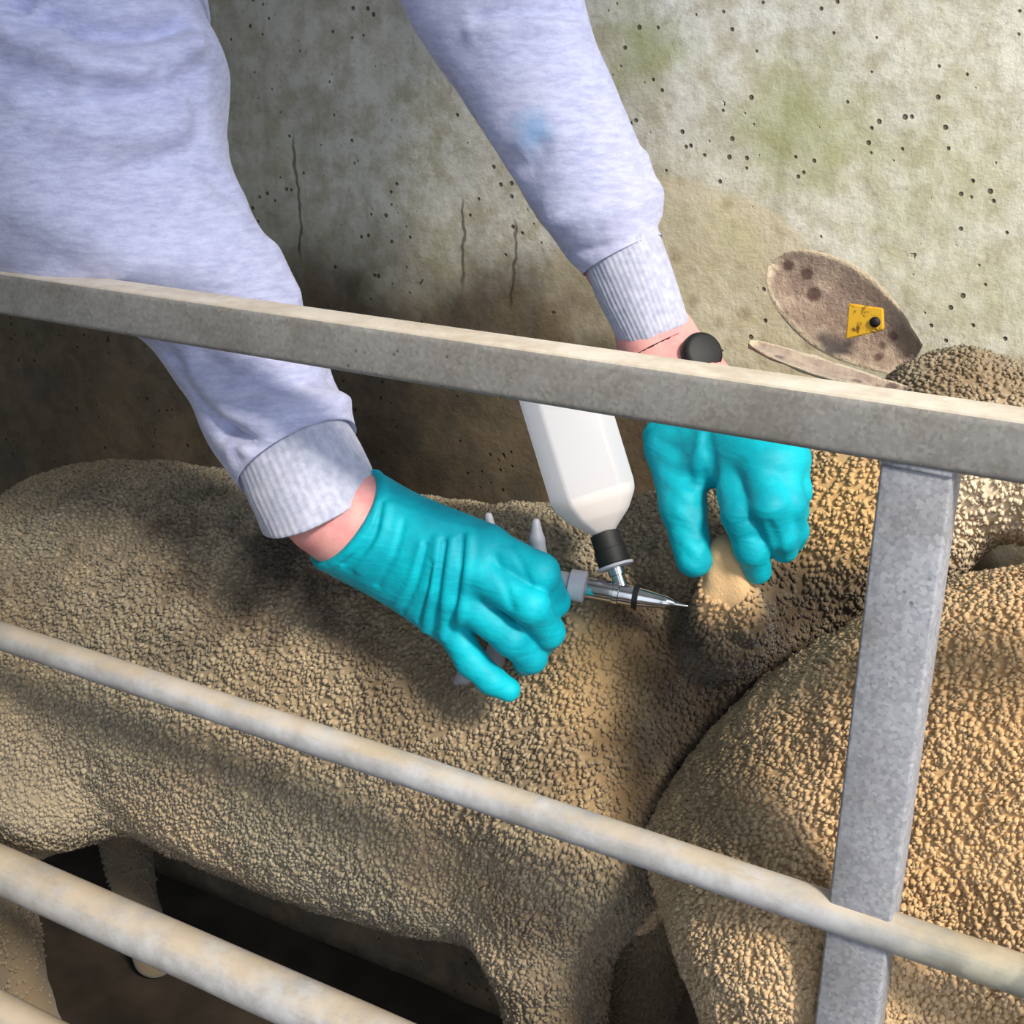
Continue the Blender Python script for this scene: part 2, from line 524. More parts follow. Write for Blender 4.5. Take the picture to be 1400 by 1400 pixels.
def tube_x(name, y, z, r, x0, x1, m, seg=28):
    n = 60; V = []; Fc = []
    for i in range(n+1):
        x = x0+(x1-x0)*i/n
        for k in range(seg):
            a = 2*math.pi*k/seg
            rr = r*(1+.02*mnoise.noise((x*18, k*.5, z*9)))
            V.append((x, y+rr*math.cos(a), z+rr*math.sin(a)+.0015*math.sin(x*3+z*5)))
    for i in range(n):
        for k in range(seg): Fc.append((i*seg+k, i*seg+(k+1) % seg, (i+1)*seg+(k+1) % seg, (i+1)*seg+k))
    Fc += [tuple(range(seg)), tuple(reversed([n*seg+k for k in range(seg)]))]
    return link_mesh(name, mesh_from(V, Fc), m, gate)


ZT = H0-.2161*.8
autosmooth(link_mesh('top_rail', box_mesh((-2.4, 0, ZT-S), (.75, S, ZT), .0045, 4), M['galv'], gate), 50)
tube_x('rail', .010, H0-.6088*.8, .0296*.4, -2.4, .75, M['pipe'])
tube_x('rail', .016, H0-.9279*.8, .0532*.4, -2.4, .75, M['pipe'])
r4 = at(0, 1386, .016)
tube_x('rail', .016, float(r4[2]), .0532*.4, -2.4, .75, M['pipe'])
XP = -.188*.8
for x in (XP, XP-1.55, XP+.8):
    autosmooth(link_mesh('upright', box_mesh((x, .004, 0.), (x+.0369, .028, ZT-S+.001), .002, 2), M['post'], gate), 50)
for x in (XP, XP-1.55, XP+.8):     # weld fillets where the upright meets the top rail
    wb = lathe([(0, .0002), (.001, .0022), (.036, .0026), (.037, .0002)], (x, .0045, ZT-S-.0006), (1, 0, 0), 10)
    link_mesh('weld_bead', wb, M['post'], gate)


# ================================================================== sheep
TX = [-.45, -.435, -.40, -.33, -.22, -.08, .08, .22, .32, .39, .43, .45]


def trunk_fn(zt, zb, w, ex=2.2):
    xs = np.array(TX)

    def f(p):
        x = np.clip(p[:, 0], xs[0], xs[-1])
        t = np.interp(x, xs, zt); b = np.interp(x, xs, zb); ww = np.interp(x, xs, w)
        hh = np.maximum((t-b)/2, .004); zc = (t+b)/2; ww = np.maximum(ww, .004)
        k = ((np.abs(p[:, 1])/ww)**ex+(np.abs(p[:, 2]-zc)/hh)**ex)**(1/ex)
        d = (k-1)*np.minimum(ww, hh)
        ox = np.maximum(np.maximum(xs[0]-p[:, 0], p[:, 0]-xs[-1]), 0)
        return np.where(ox > 0, np.sqrt(np.maximum(d, 0)**2+ox**2), d)
    return f


def finer(a, n=60):
    """rounded profile: dense smooth curve through the control values"""
    c = smooth_curve(np.stack([TX0, a], 1), n)
    return np.interp(TXD, c[:, 0], c[:, 1])


DZ = .12       # leg length added under the trunk profile values below
TX0 = list(TX); TXD = np.linspace(-.45, .45, 91); TX = list(TXD)


def fleece_mesh(V, Q, n, seed, head_x, O, Rn, bald=()):
    """short leaning locks of wool scattered over the body as one mesh"""
    rng = np.random.default_rng(seed)
    A_, B_, C_, D_ = (V[Q[:, i]] for i in range(4))
    nf = np.cross(C_-A_, D_-B_); ar = np.linalg.norm(nf, axis=1); nf = nf/np.maximum(ar, 1e-12)[:, None]
    cen = (A_+B_+C_+D_)/4
    loc = cen@Rn                                   # into the animal's own frame
    wgt = ar*np.clip((cen[:, 2]-.08)/.3, 0, 1)*np.where(loc[:, 0] > head_x, 0., 1.)
    wgt = wgt*np.where(nf@np.array([.2, -.8, .5]) > -.1, 1., .3)*np.where(cen[:, 0]+O[0] > .12, .3, 1.)     # thinner where it faces the wall or stands outside the race in view
    for c_, r_ in bald: wgt = wgt*(np.linalg.norm(cen+O-np.asarray(c_), axis=1) > r_)
    f = rng.choice(len(Q), n, p=wgt/wgt.sum())
    u = rng.random((n, 1)); v = rng.random((n, 1))
    P = (A_[f]*(1-u)+B_[f]*u)*(1-v)+(D_[f]*(1-u)+C_[f]*u)*v
    N = nf[f]
    lean = np.array([-.35*Rn[0, 0], -.35*Rn[1, 0], -.8])+rng.normal(0, .55, (n, 3))
    lean -= N*(lean*N).sum(1)[:, None]; ll = np.linalg.norm(lean, axis=1)[:, None]; lean /= np.maximum(ll, 1e-9)
    side = np.cross(N, lean)
    L = rng.uniform(.0030, .0052, (n, 1)); R_ = rng.uniform(.0015, .0026, (n, 1))
    kn = np.array([mnoise.noise(Vector(p)*26) for p in P])[:, None]; L = L*(1+.45*kn)
    rows = []
    for h, o, r in ((-.20, 0., 1.0), (.45, .22, .92)):
        c = P+N*L*h+lean*L*o
        for k in range(4):
            a = math.pi/4+k*math.pi/2
            rows.append(c+(lean*math.cos(a)*.9+side*math.sin(a))*R_*r)
    rows.append(P+N*L*.72+lean*L*.75)
    W = np.stack(rows, 1).reshape(-1, 3)
    fc = []
    for i in range(1):
        for k in range(4): fc.append((i*4+k, i*4+(k+1) % 4, (i+1)*4+(k+1) % 4, (i+1)*4+k))
    quads = (np.array(fc)[None]+(np.arange(n)*9)[:, None, None]).reshape(-1, 4)
    tris = (np.array([(4+k, 4+(k+1) % 4, 8) for k in range(4)])[None]+(np.arange(n)*9)[:, None, None]).reshape(-1, 3)
    me = bpy.data.meshes.new('fleece')
    me.vertices.add(len(W)); me.vertices.foreach_set('co', W.astype(np.float32).ravel())
    loops = np.concatenate([quads.ravel(), tris.ravel()]).astype(np.int32)
    me.loops.add(len(loops)); me.loops.foreach_set('vertex_index', loops)
    st = np.concatenate([np.arange(len(quads))*4, len(quads)*4+np.arange(len(tris))*3]).astype(np.int32)
    me.polygons.add(len(st)); me.polygons.foreach_set('loop_start', st)
    me.polygons.foreach_set('use_smooth', np.ones(len(st), bool))
    me.update(calc_edges=True)
    at_ = me.attributes.new('lock', 'FLOAT', 'POINT')
    at_.data.foreach_set('value', np.repeat(rng.random(n), 9).astype(np.float32))
    return me


def make_sheep(name, label, origin, yaw, top_dz, neck, head, extra, m, dense_k=1.0, seed=0, legs=None, wl=None, wmul=1., zbl=None, ztl=None, tufts=80000, head_x=.56, bald=()):
    zt = finer(ztl or [.44, .49, .535, .578, .598, .605, .615, .628, .635, .622, .585, .54])+top_dz+DZ
    zb = DZ+finer(zbl or [.40, .36, .31, .265, .235, .218, .218, .238, .275, .325, .40, .46])
    w = finer(wl or [.05, .088, .116, .138, .155, .163, .163, .155, .142, .118, .08, .035])*wmul
    tr = trunk_fn(zt, zb, w)
    R = Matrix.Rotation(yaw, 3, 'Z')
    Rn = np.array(R); O = np.array(origin)
    lg = legs or {}

    def limb(pts): return [(np.array(q[:3]), q[3]) for q in pts]
    fr = lg.get('front', [(.30, .085, .55, .085), (.285, .095, .43, .052), (.31, .092, .26, .032), (.30, .09, .08, .022), (.315, .09, .028, .026)])
    hd = lg.get('hind', [(-.30, .075, .56, .10), (-.25, .105, .43, .075), (-.385, .09, .29, .036), (-.365, .09, .08, .024), (-.345, .09, .028, .027)])
    limbs = []
    for L in (fr, hd):
        for s in (1, -1):
            limbs.append(limb([(a, s*b, c, r) for a, b, c, r in L]))
    nk = limb([(a, b, c+DZ, r) for a, b, c, r in neck]); hdc = limb([(a, b, c+DZ, r) for a, b, c, r in head])

    def fn_local(p):
        d = tr(p)
        for L in limbs: d = smin(d, chain(p, L, .015), .035)
        d = smin(d, chain(p, nk, .03), .05)
        d = smin(d, chain(p, hdc, .02), .02)
        d = smin(d, rcone(p, (-.425, 0, zt[2]-.05), (-.468, 0, zt[2]-.15), .03, .02), .03)
        return d

    def fn(p):       # world
        q = (p-O)@Rn
        d = fn_local(q)
        for e in extra: d = e(p, d)
        return d
    loW = O+np.array([-.75, -.45, 0]); hiW = O+np.array([.95, .45, 1.1])
    V, Q = sdf_mesh(fn, loW, hiW, .0045)
    N = normals(V, Q)
    # clumpy fleece relief, weaker on legs and face
    amp = np.clip((V[:, 2]-.28)/.12, .15, 1)
    disp = np.array([.0024*mnoise.noise(Vector(v)*30)+.0016*mnoise.noise(Vector(v)*75+Vector((seed, 3, 1))) for v in V])
    V = V+N*(disp*amp)[:, None]
    root = empty(name, tuple(O), label, 'sheep', 'sheep in the race')
    me = mesh_from(V-O, Q)
    body = link_mesh('body', me, m); body.parent = root
    fl = fleece_mesh(V-O, Q, tufts, seed, head_x, O, Rn, bald)
    fo = bpy.data.objects.new('fleece', fl); COL.objects.link(fo); fl.materials.append(m); fo.parent = body
    fo['kind'] = 'stuff'
    return root, fn, (lambda q: O+np.asarray(q)@Rn.T)


def leaf_ear(root, name, base, tip, width, up, m, cup=.35, thick=.004):
    """a cupped, pointed ear: grid swept from base to tip"""
    base = Vector(base); tip = Vector(tip); ax = (tip-base); L = ax.length; ax.normalize()
    nrm = Vector(up); nrm = (nrm-ax*nrm.dot(ax)).normalized(); sd_ = ax.cross(nrm)
    V = []; Fc = []; n, k = 26, 15
    for side in (0, 1):
        for i in range(n+1):
            t = i/n
            w = width*(.42+.58*math.sin(min(t/.55, 1)*math.pi/2))*math.sqrt(max(1-max(t-.5, 0)**2*3.96, 0.0009)) if t > .5 else width*(.42+.58*math.sin(min(t/.55, 1)*math.pi/2))
            for j in range(k+1):
                s = (j/k*2-1)
                c = cup*width*(s*s)*(1-.5*t)-.02*L*math.sin(t*math.pi)
                off = thick*(1-s*s*.7)*(-1 if side else 0)
                p = base+ax*(L*t)+sd_*(s*w)+nrm*(c+off+.0015*mnoise.noise((t*9, s*4, side)))
                V.append(tuple(p))
    st = (n+1)*(k+1)
    for side in (0, 1):
        for i in range(n):
            for j in range(k):
                a = side*st+i*(k+1)+j; f = (a, a+1, a+k+2, a+k+1)
                Fc.append(f if side == 0 else f[::-1])
    for i in range(n):
        for j in (0, k):
            a = i*(k+1)+j; b = a+k+1; f = (a, b, b+st, a+st); Fc.append(f if j == 0 else f[::-1])
    for j in range(k):
        a = n*(k+1)+j; Fc.append((a, a+1, a+1+st, a+st)[::-1])
        a = j; Fc.append((a, a+1, a+1+st, a+st))
    me = mesh_from(V, Fc)
    ra = me.attributes.new('rim', 'FLOAT', 'POINT')
    ra.data.foreach_set('value', np.array([max(abs(j/k*2-1), (i/n)**3) for _ in (0, 1) for i in range(n+1) for j in range(k+1)], np.float32))
    o = link_mesh(name, me, m, root)
    return o


# --- sheep being injected
O1 = (-.700, .235, 0.)


def tent(p, d):
    # skin pulled up into a fold between thumb and finger, with a shallow groove down it
    e = rcone(p, at(998, 868, .188), at(990, 748, .176), .028, .008)
    e = smin(e, rcone(p, at(966, 850, .172), at(982, 760, .170), .011, .005), .010)
    e = smin(e, rcone(p, at(1024, 850, .172), at(1002, 760, .172), .013, .005), .010)
    d = smin(d, e, .030)
    # front edge of the shoulder stands proud of the neck
    return smin(d, chain(p, [(at(815, 860, .172), .036), (at(812, 1010, .150), .042), (at(800, 1190, .145), .040)], .02), .035)


m1 = mat_fleece(1, 0, local=O1, dirt=[  # holds wool dirt and painted shade
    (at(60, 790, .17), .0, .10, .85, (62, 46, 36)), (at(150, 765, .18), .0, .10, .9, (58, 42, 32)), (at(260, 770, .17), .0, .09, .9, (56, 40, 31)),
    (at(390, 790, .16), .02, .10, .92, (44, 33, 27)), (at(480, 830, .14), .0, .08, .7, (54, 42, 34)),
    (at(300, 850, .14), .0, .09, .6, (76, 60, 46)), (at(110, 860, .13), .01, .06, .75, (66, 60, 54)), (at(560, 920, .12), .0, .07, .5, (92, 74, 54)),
    (at(880, 800, .16), .0, .06, .8, (56, 42, 28)), (at(880, 900, .145), .0, .06, .6, (78, 58, 38)), (at(1090, 850, .22), .02, .11, .9, (50, 37, 25)),  # last entry paints the shade below the neck into the wool
    (at(930, 930, .19), .03, .12, .8, (58, 43, 29)), (at(900, 1080, .18), .03, .12, .75, (58, 43, 29)), (at(700, 1260, .08), .01, .06, .4, (96, 76, 56)), (at(800, 1370, .12), .01, .12, .4, (118, 88, 60)),  # leading pair paints the shaded neck and chest dark
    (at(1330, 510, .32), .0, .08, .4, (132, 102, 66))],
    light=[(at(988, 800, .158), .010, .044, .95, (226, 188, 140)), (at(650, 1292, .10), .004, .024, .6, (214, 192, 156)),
           (at(100, 665, .24), .02, .13, .45, (190, 158, 108)), (at(800, 930, .12), .01, .07, .55, (196, 160, 108)), (at(815, 1080, .12), .01, .06, .45, (186, 152, 104)),  # closing pair paints the lit edge of the shoulder
           (at(1150, 680, .245), .02, .08, .7, (226, 184, 124)), (at(1380, 690, .29), .03, .09, .9, (246, 226, 196)), (at(60, 1080, .08), .02, .14, .35, (168, 160, 142))])  # leading pair paints sunlight on neck and cheek
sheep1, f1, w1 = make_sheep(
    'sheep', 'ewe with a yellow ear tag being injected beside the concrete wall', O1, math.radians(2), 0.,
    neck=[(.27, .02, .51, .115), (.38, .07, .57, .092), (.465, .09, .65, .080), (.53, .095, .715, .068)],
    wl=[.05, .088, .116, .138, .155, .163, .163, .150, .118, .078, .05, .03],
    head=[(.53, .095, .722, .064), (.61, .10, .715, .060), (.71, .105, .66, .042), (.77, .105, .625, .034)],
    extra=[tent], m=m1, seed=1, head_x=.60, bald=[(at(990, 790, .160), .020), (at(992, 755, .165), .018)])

ear1 = leaf_ear(sheep1, 'ear', at(1250, 492, .385), at(1056, 360, .395), .036, (-.2, -1, .25), M['ear'], .30)
ear2 = leaf_ear(sheep1, 'ear', at(1235, 540, .30), at(1024, 470, .31), .016, (0, -.1, 1), M['ear'], .3)
tg = bmesh.new()
q = [at(1160, 415, .368), at(1207, 422, .366), at(1208, 452, .366), at(1156, 464, .368)]
nrm = Vector(np.cross(q[1]-q[0], q[3]-q[0])).normalized()
fr = [tg.verts.new(Vector(c)) for c in q]; bk = [tg.verts.new(Vector(c)+nrm*.003) for c in q]
tg.faces.new(fr); tg.faces.new(bk[::-1])
for i in range(4): tg.faces.new((fr[i], bk[i], bk[(i+1) % 4], fr[(i+1) % 4])[::-1])
bmesh.ops.recalc_face_normals(tg, faces=tg.faces[:])
bmesh.ops.bevel(tg, geom=tg.edges[:], offset=.0009, segments=2, affect='EDGES')
me = bpy.data.meshes.new('m'); tg.to_mesh(me); tg.free()
tago = link_mesh('ear_tag', me, M['tag'], ear1, False); tago['label'] = 'yellow plastic ear tag'
pinp = at(1195, 441, .364)
pin = link_mesh('tag_pin', lathe([(0, .0005), (.0005, .004), (.003, .0042), (.008, .003), (.012, .0022)], pinp, (.1, 1, .05), 16), M['black'], ear1)
for s in (1, -1):
    e = link_mesh('eye', lathe([(-.011, .001), (-.009, .006), (-.004, .0105), (0, .0115), (.004, .0105), (.009, .006), (.011, .001)],
                               w1((.615, .10+s*.052, .727+DZ)), (0, 1, 0), 20), M['eye'], sheep1)

# --- second sheep, closer to the gate
O2 = (.120, .178, 0.)
m2 = mat_fleece(2, 1, local=O2, dirt=[(at(960, 1090, .08), .02, .10, .45, (104, 86, 62)), (at(1010, 1350, .1), .02, .1, .5, (84, 66, 48))],
                light=[(at(1350, 950, .06), .05, .22, .5, (212, 170, 116))])  # warm sunlight painted into the wool of back and flank
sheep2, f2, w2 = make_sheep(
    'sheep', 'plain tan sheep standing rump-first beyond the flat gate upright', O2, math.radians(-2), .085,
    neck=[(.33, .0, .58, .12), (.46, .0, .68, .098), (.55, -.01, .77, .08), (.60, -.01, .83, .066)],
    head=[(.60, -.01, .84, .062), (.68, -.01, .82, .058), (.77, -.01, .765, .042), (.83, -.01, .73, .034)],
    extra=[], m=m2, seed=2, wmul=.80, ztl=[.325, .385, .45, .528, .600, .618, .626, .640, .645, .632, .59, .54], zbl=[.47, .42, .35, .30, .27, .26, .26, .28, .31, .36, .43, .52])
for s in (1, -1):
    leaf_ear(sheep2, 'ear', w2((.60, s*.06-.01, .865+DZ)), w2((.56, s*.17-.01, .885+DZ)), .03, (0, -.1, 1), M['ear'], .3)
    link_mesh('eye', lathe([(-.011, .001), (-.009, .006), (-.004, .0105), (0, .0115), (.004, .0105), (.009, .006), (.011, .001)],
                           w2((.685, -.01+s*.05, .832+DZ)), (0, 1, 0), 20), M['eye'], sheep2)

# ================================================================== person
# Leans over the concrete wall from behind it; arms hang into the race.
WR_A = at(470, 708, .075); EL_A = at(80, 130, .100)          # hand with the injector
WR_B = at(905, 482, .262); EL_B = at(645, -70, .290)         # hand that lifts the skin
SH_A = at(5, -360, .27); SH_B = at(530, -380, .36)
SHM = (SH_A+SH_B)/2
HIP = np.array([SHM[0]-.02, .80, 1.24]); HEAD = SHM+np.array([.02, -.08, .17])
person = empty('person', (float(HIP[0]), .80, .32), 'person in a pale grey sweatshirt and teal gloves leaning over the wall', 'person')
YA = .014   # the injector hand as a whole sits this much nearer the gate


def A(x, y, Y, r): return (at(x, y, Y+YA), r)


handA = dict(
    cuff=[A(440, 696, .060, .0350), A(478, 712, .064, .0340), A(520, 735, .070, .032)],
    palm=[[A(505, 700, .068, .025), A(668, 748, .077, .0165)], [A(500, 716, .064, .025), A(658, 785, .066, .0170)],
          [A(492, 730, .064, .025), A(640, 824, .064, .0170)], [A(482, 742, .066, .024), A(617, 853, .068, .0160)]],
    index=[A(668, 748, .075, .0145), A(738, 783, .078, .0135), A(756, 822, .098, .0118), A(744, 842, .114, .0102)],
    middle=[A(658, 785, .062, .0145), A(725, 828, .064, .0136), A(749, 864, .084, .0118), A(738, 882, .100, .0102)],
    ring=[A(640, 824, .060, .0140), A(699, 872, .064, .0126), A(726, 899, .078, .0112), A(718, 906, .094, .0098)],
    little=[A(617, 856, .066, .0130), A(644, 904, .060, .0112), A(672, 930, .062, .0102), A(695, 943, .068, .0088)],
    thumb=[A(530, 700, .098, .020), A(600, 728, .116, .0165), A(660, 752, .132, .0135), A(705, 768, .142, .0115)])


def B(x, y, Y, r): return (at(x, y, Y), r)


handB = dict(
    cuff=[B(893, 455, .275, .0315), B(905, 482, .266, .0305), B(925, 520, .252, .029)],
    palm=[[B(905, 500, .262, .022), B(1000, 640, .192, .0160)], [B(920, 505, .258, .022), B(1038, 634, .184, .0160)],
          [B(935, 505, .258, .022), B(1066, 634, .190, .0150)], [B(945, 500, .262, .021), B(1080, 626, .205, .0140)],
          [B(925, 560, .235, .022), B(965, 628, .200, .0185)]],
    index=[B(1000, 640, .190, .0150), B(1014, 704, .164, .0136), B(1028, 750, .166, .0120), B(1036, 780, .176, .0098)],
    middle=[B(1038, 634, .186, .0150), B(1052, 692, .164, .0134), B(1066, 732, .172, .0116), B(1072, 750, .184, .0100)],
    ring=[B(1066, 636, .190, .0140), B(1077, 688, .176, .0118), B(1084, 726, .188, .0105), B(1084, 738, .202, .0092)],
    little=[B(1080, 628, .205, .0130), B(1088, 672, .196, .0105), B(1086, 700, .208, .0095), B(1080, 712, .220, .0085)],
    thumb=[B(912, 545, .245, .0200), B(918, 612, .212, .0190), B(934, 692, .180, .0162), B(949, 764, .163, .0134)])


def hand_fn(hd, shrink=0., folds=(), kf=.003):
    def f(p):
        sh = lambda L: [(a, r-shrink) for a, r in L]
        d = chain(p, sh(hd['cuff']), .02)
        for L in hd['palm']: d = smin(d, chain(p, sh(L)), .016)
        first = True
        for n in ('index', 'middle', 'ring', 'little'):
            e = chain(p, sh(hd[n]), .004)
            d = smin(d, e, kf)
        d = smin(d, chain(p, sh(hd['thumb']), .006), .010)
        for pts, amp, wd in folds:
            d = d-amp*np.exp(-(dseg(p, pts)/wd)**2)
        return d
    return f



def px(pts, Y=None): return pts


def dense(pts, n=14):
    c = smooth_curve(pts, n) if len(pts) > 2 else np.linspace(pts[0], pts[-1], n)
    return np.asarray(c)


def on_sdf(f, pts, start=.55):
    """carry a crease drawn on the photograph onto the modelled surface"""
    c = dense(pts)
    d = FW[None]+RT[None]*(c[:, :1]-700)/F_PX+UP[None]*(700-c[:, 1:2])/F_PX
    d /= np.linalg.norm(d, axis=1)[:, None]
    t = np.full(len(c), start)
    for _ in range(60): t = t+np.clip(f(CAM+d*t[:, None]), -.02, .05)*.8
    P = CAM+d*t[:, None]
    return [p for p, g in zip(P, np.abs(f(P))) if g < .004]


def on_verts(V, N, pts):
    c = dense(pts, 18); D = V-CAM; z = D@FW
    u = 700+F_PX*(D@RT)/z; v = 700-F_PX*(D@UP)/z
    front = ((N*D).sum(1) < 0)
    out = []
    for a, b in c:
        e = np.where(front, (u-a)**2+(v-b)**2, 1e9); i = e.argmin()
        if e[i] < 400: out.append(V[i])
    return out


foldsA = [
    ([(598, 738), (592, 790), (580, 862)], .0026, .0030), ([(608, 742), (600, 800), (590, 868)], -.0030, .0020), ([(618, 738), (610, 800), (604, 885)], .0026, .0030),
    ([(632, 735), (628, 790), (616, 858)], -.0030, .0020), ([(642, 735), (637, 790), (628, 852)], .0022, .0035),
    ([(582, 745), (568, 800), (550, 838)], -.0024, .0018), ([(575, 745), (560, 795), (540, 830)], .0016, .0025),
    ([(592, 770), (584, 810), (572, 850)], -.0020, .0016),
    ([(552, 712), (538, 760), (516, 800)], -.0018, .0022), ([(530, 690), (520, 735), (490, 780)], .0022, .0028), ([(522, 688), (508, 740), (470, 772)], -.0018, .0022),
    ([(678, 762), (690, 800), (700, 830)], -.0014, .0030), ([(700, 745), (712, 770), (726, 800)], -.0010, .0025),
    ([(540, 690), (600, 712), (660, 725)], .0012, .0030),
]
foldsB = [([(900+i*5, 602+i*20), (930+i*4, 614+i*20), (962, 606+i*20)], .0009*(1 if i % 2 else -1), .0030) for i in range(9)]
foldsB += [([(966, 596), (974, 640), (976, 676)], -.0026, .0050), ([(958, 594), (952, 630), (955, 660)], .0016, .004),
           ([(1000, 722), (1022, 712), (1038, 716)], -.0010, .0022), ([(1005, 742), (1026, 734), (1044, 738)], -.0009, .0022),
           ([(1052, 716), (1062, 740), (1064, 765)], -.0016, .0028), ([(1010, 690), (1040, 700), (1070, 690)], .0010, .005)]


def make_glove(hd, folds, lab, cut):
    fb = hand_fn(hd, 0, ())
    f0 = hand_fn(hd, 0, [(q_, a_, w_) for q_, a_, w_ in ((on_sdf(fb, f_), a_, w_) for f_, a_, w_ in folds) if len(q_) > 1])
    c, nrm = cut
    nn = np.asarray(nrm)/np.linalg.norm(nrm)

    def f(p):
        d = f0(p)
        s = (p-c)@nn            # >0 beyond the wrist edge
        rim = np.exp(-((s+.003)/.0022)**2)*.0012
        return np.maximum(d-rim, s)
    pts = np.array([a for L in hd.values() for ch in (L if isinstance(L[0], list) else [L]) for a, r in ch])
    V, Q = sdf_mesh(f, pts.min(0)-.045, pts.max(0)+.045, .0017)
    o = link_mesh('glove', mesh_from(V, Q), M['glove'], person); o['label'] = lab
    return o


cutA = (at(466, 706, .064+YA), (at(440, 690, .060+YA)-at(520, 740, .070+YA))-FW*.030)
cutB = (at(950, 570, .240), at(893, 455, .275)-at(925, 520, .252))
make_glove(handA, foldsA, 'teal nitrile glove gripping the injector', cutA)
make_glove(handB, foldsB, 'teal nitrile glove pinching up skin', cutB)

fA = hand_fn(handA, .0035); fB = hand_fn(handB, .0035)
bbA = np.array([a for L in handA.values() for ch in (L if isinstance(L[0], list) else [L]) for a, r in ch])
bbB = np.array([a for L in handB.values() for ch in (L if isinstance(L[0], list) else [L]) for a, r in ch])


def near_box(p, bb, f):
    d = np.full(len(p), .2); m = ((p > bb.min(0)-.08) & (p < bb.max(0)+.08)).all(1)
    if m.any(): d[m] = f(p[m])
    return d


def hipv(dx, y, z): return np.array([HIP[0]+dx, y, z])


def face(p):
    c = HEAD; fwd = np.array([.12, -.72, -.68]); fwd /= np.linalg.norm(fwd)
    rt = np.array([1, 0, 0])-fwd*fwd[0]; rt /= np.linalg.norm(rt); up = np.cross(rt, fwd)
    up = up if up[1] < 0 or up[2] > 0 else -up
    q = np.stack([(p-c)@rt, (p-c)@fwd, (p-c)@up], 1)
    d = ellipsoid(q, (0, 0, .02), (.075, .095, .10))
    d = smin(d, ellipsoid(q, (0, .035, -.05), (.055, .06, .07)), .03)
    d = smin(d, rcone(q, (0, .088, .012), (0, .112, -.028), .007, .012), .012)
    for s in (1, -1):
        d = smin(d, -(.012-np.sqrt(((q-np.array([s*.031, .092, .012]))**2).sum(1))), -.0) if False else d
        d = smin(d, ellipsoid(q, (s*.077, -.005, -.005), (.010, .02, .032)), .008)
        d = smin(d, ellipsoid(q, (s*.03, .083, .030), (.022, .010, .007)), .01)
    d = np.maximum(d, -(rcone(q, (-.020, .098, -.058), (.020, .098, -.058), .0035, .0035)))
    for s in (1, -1): d = np.maximum(d, -(ellipsoid(q, (s*.031, .094, .010), (.013, .010, .008))))
    return d


def body_fn(p):
    d = near_box(p, np.array([HEAD-.1, HEAD+.1]), face)
    d = smin(d, rcone(p, HEAD+np.array([0, .04, -.06]), SHM+np.array([0, .05, .02]), .055, .065), .03)
    d = smin(d, chain(p, [(SHM+np.array([0, .06, .0]), .11), ((SHM+HIP)/2+np.array([0, .02, .06]), .12), (HIP, .135)], .05), .04)
    d = smin(d, rcone(p, SH_A, SH_B, .062, .062), .05)
    d = smin(d, chain(p, [(SH_A, .058), (EL_A, .042), (at(330, 480, .102), .030), (WR_A, .0285)], .01), .03)
    d = smin(d, chain(p, [(SH_B, .058), (EL_B, .042), (WR_B, .0235)], .01), .03)
    for s in (1, -1):
        d = smin(d, chain(p, [(hipv(s*.085, .80, 1.22), .095), (hipv(s*.1, .82, 0.8), .06), (hipv(s*.1, .86, 0.41), .04), (hipv(s*.105, .76, 0.36), .035)], .02), .04)
    d = smin(d, near_box(p, bbA, fA), .006); d = smin(d, near_box(p, bbB, fB), .006)
    return d


lo = np.minimum.reduce([bbA.min(0), bbB.min(0), SH_A-.15, SH_B-.15, HIP-.25]); lo[2] = 0
hi = np.maximum.reduce([bbA.max(0), bbB.max(0), SH_A+.15, SH_B+.15, HIP+.3, HEAD+.16])
V, Q = sdf_mesh(body_fn, lo-.03, hi+.03, .006)
link_mesh('body', mesh_from(V, Q), M['skin'], person)


# --- sweatshirt: lofted sleeves that run into a shaped torso
def facing(v):
    return v-FW*(v@FW)


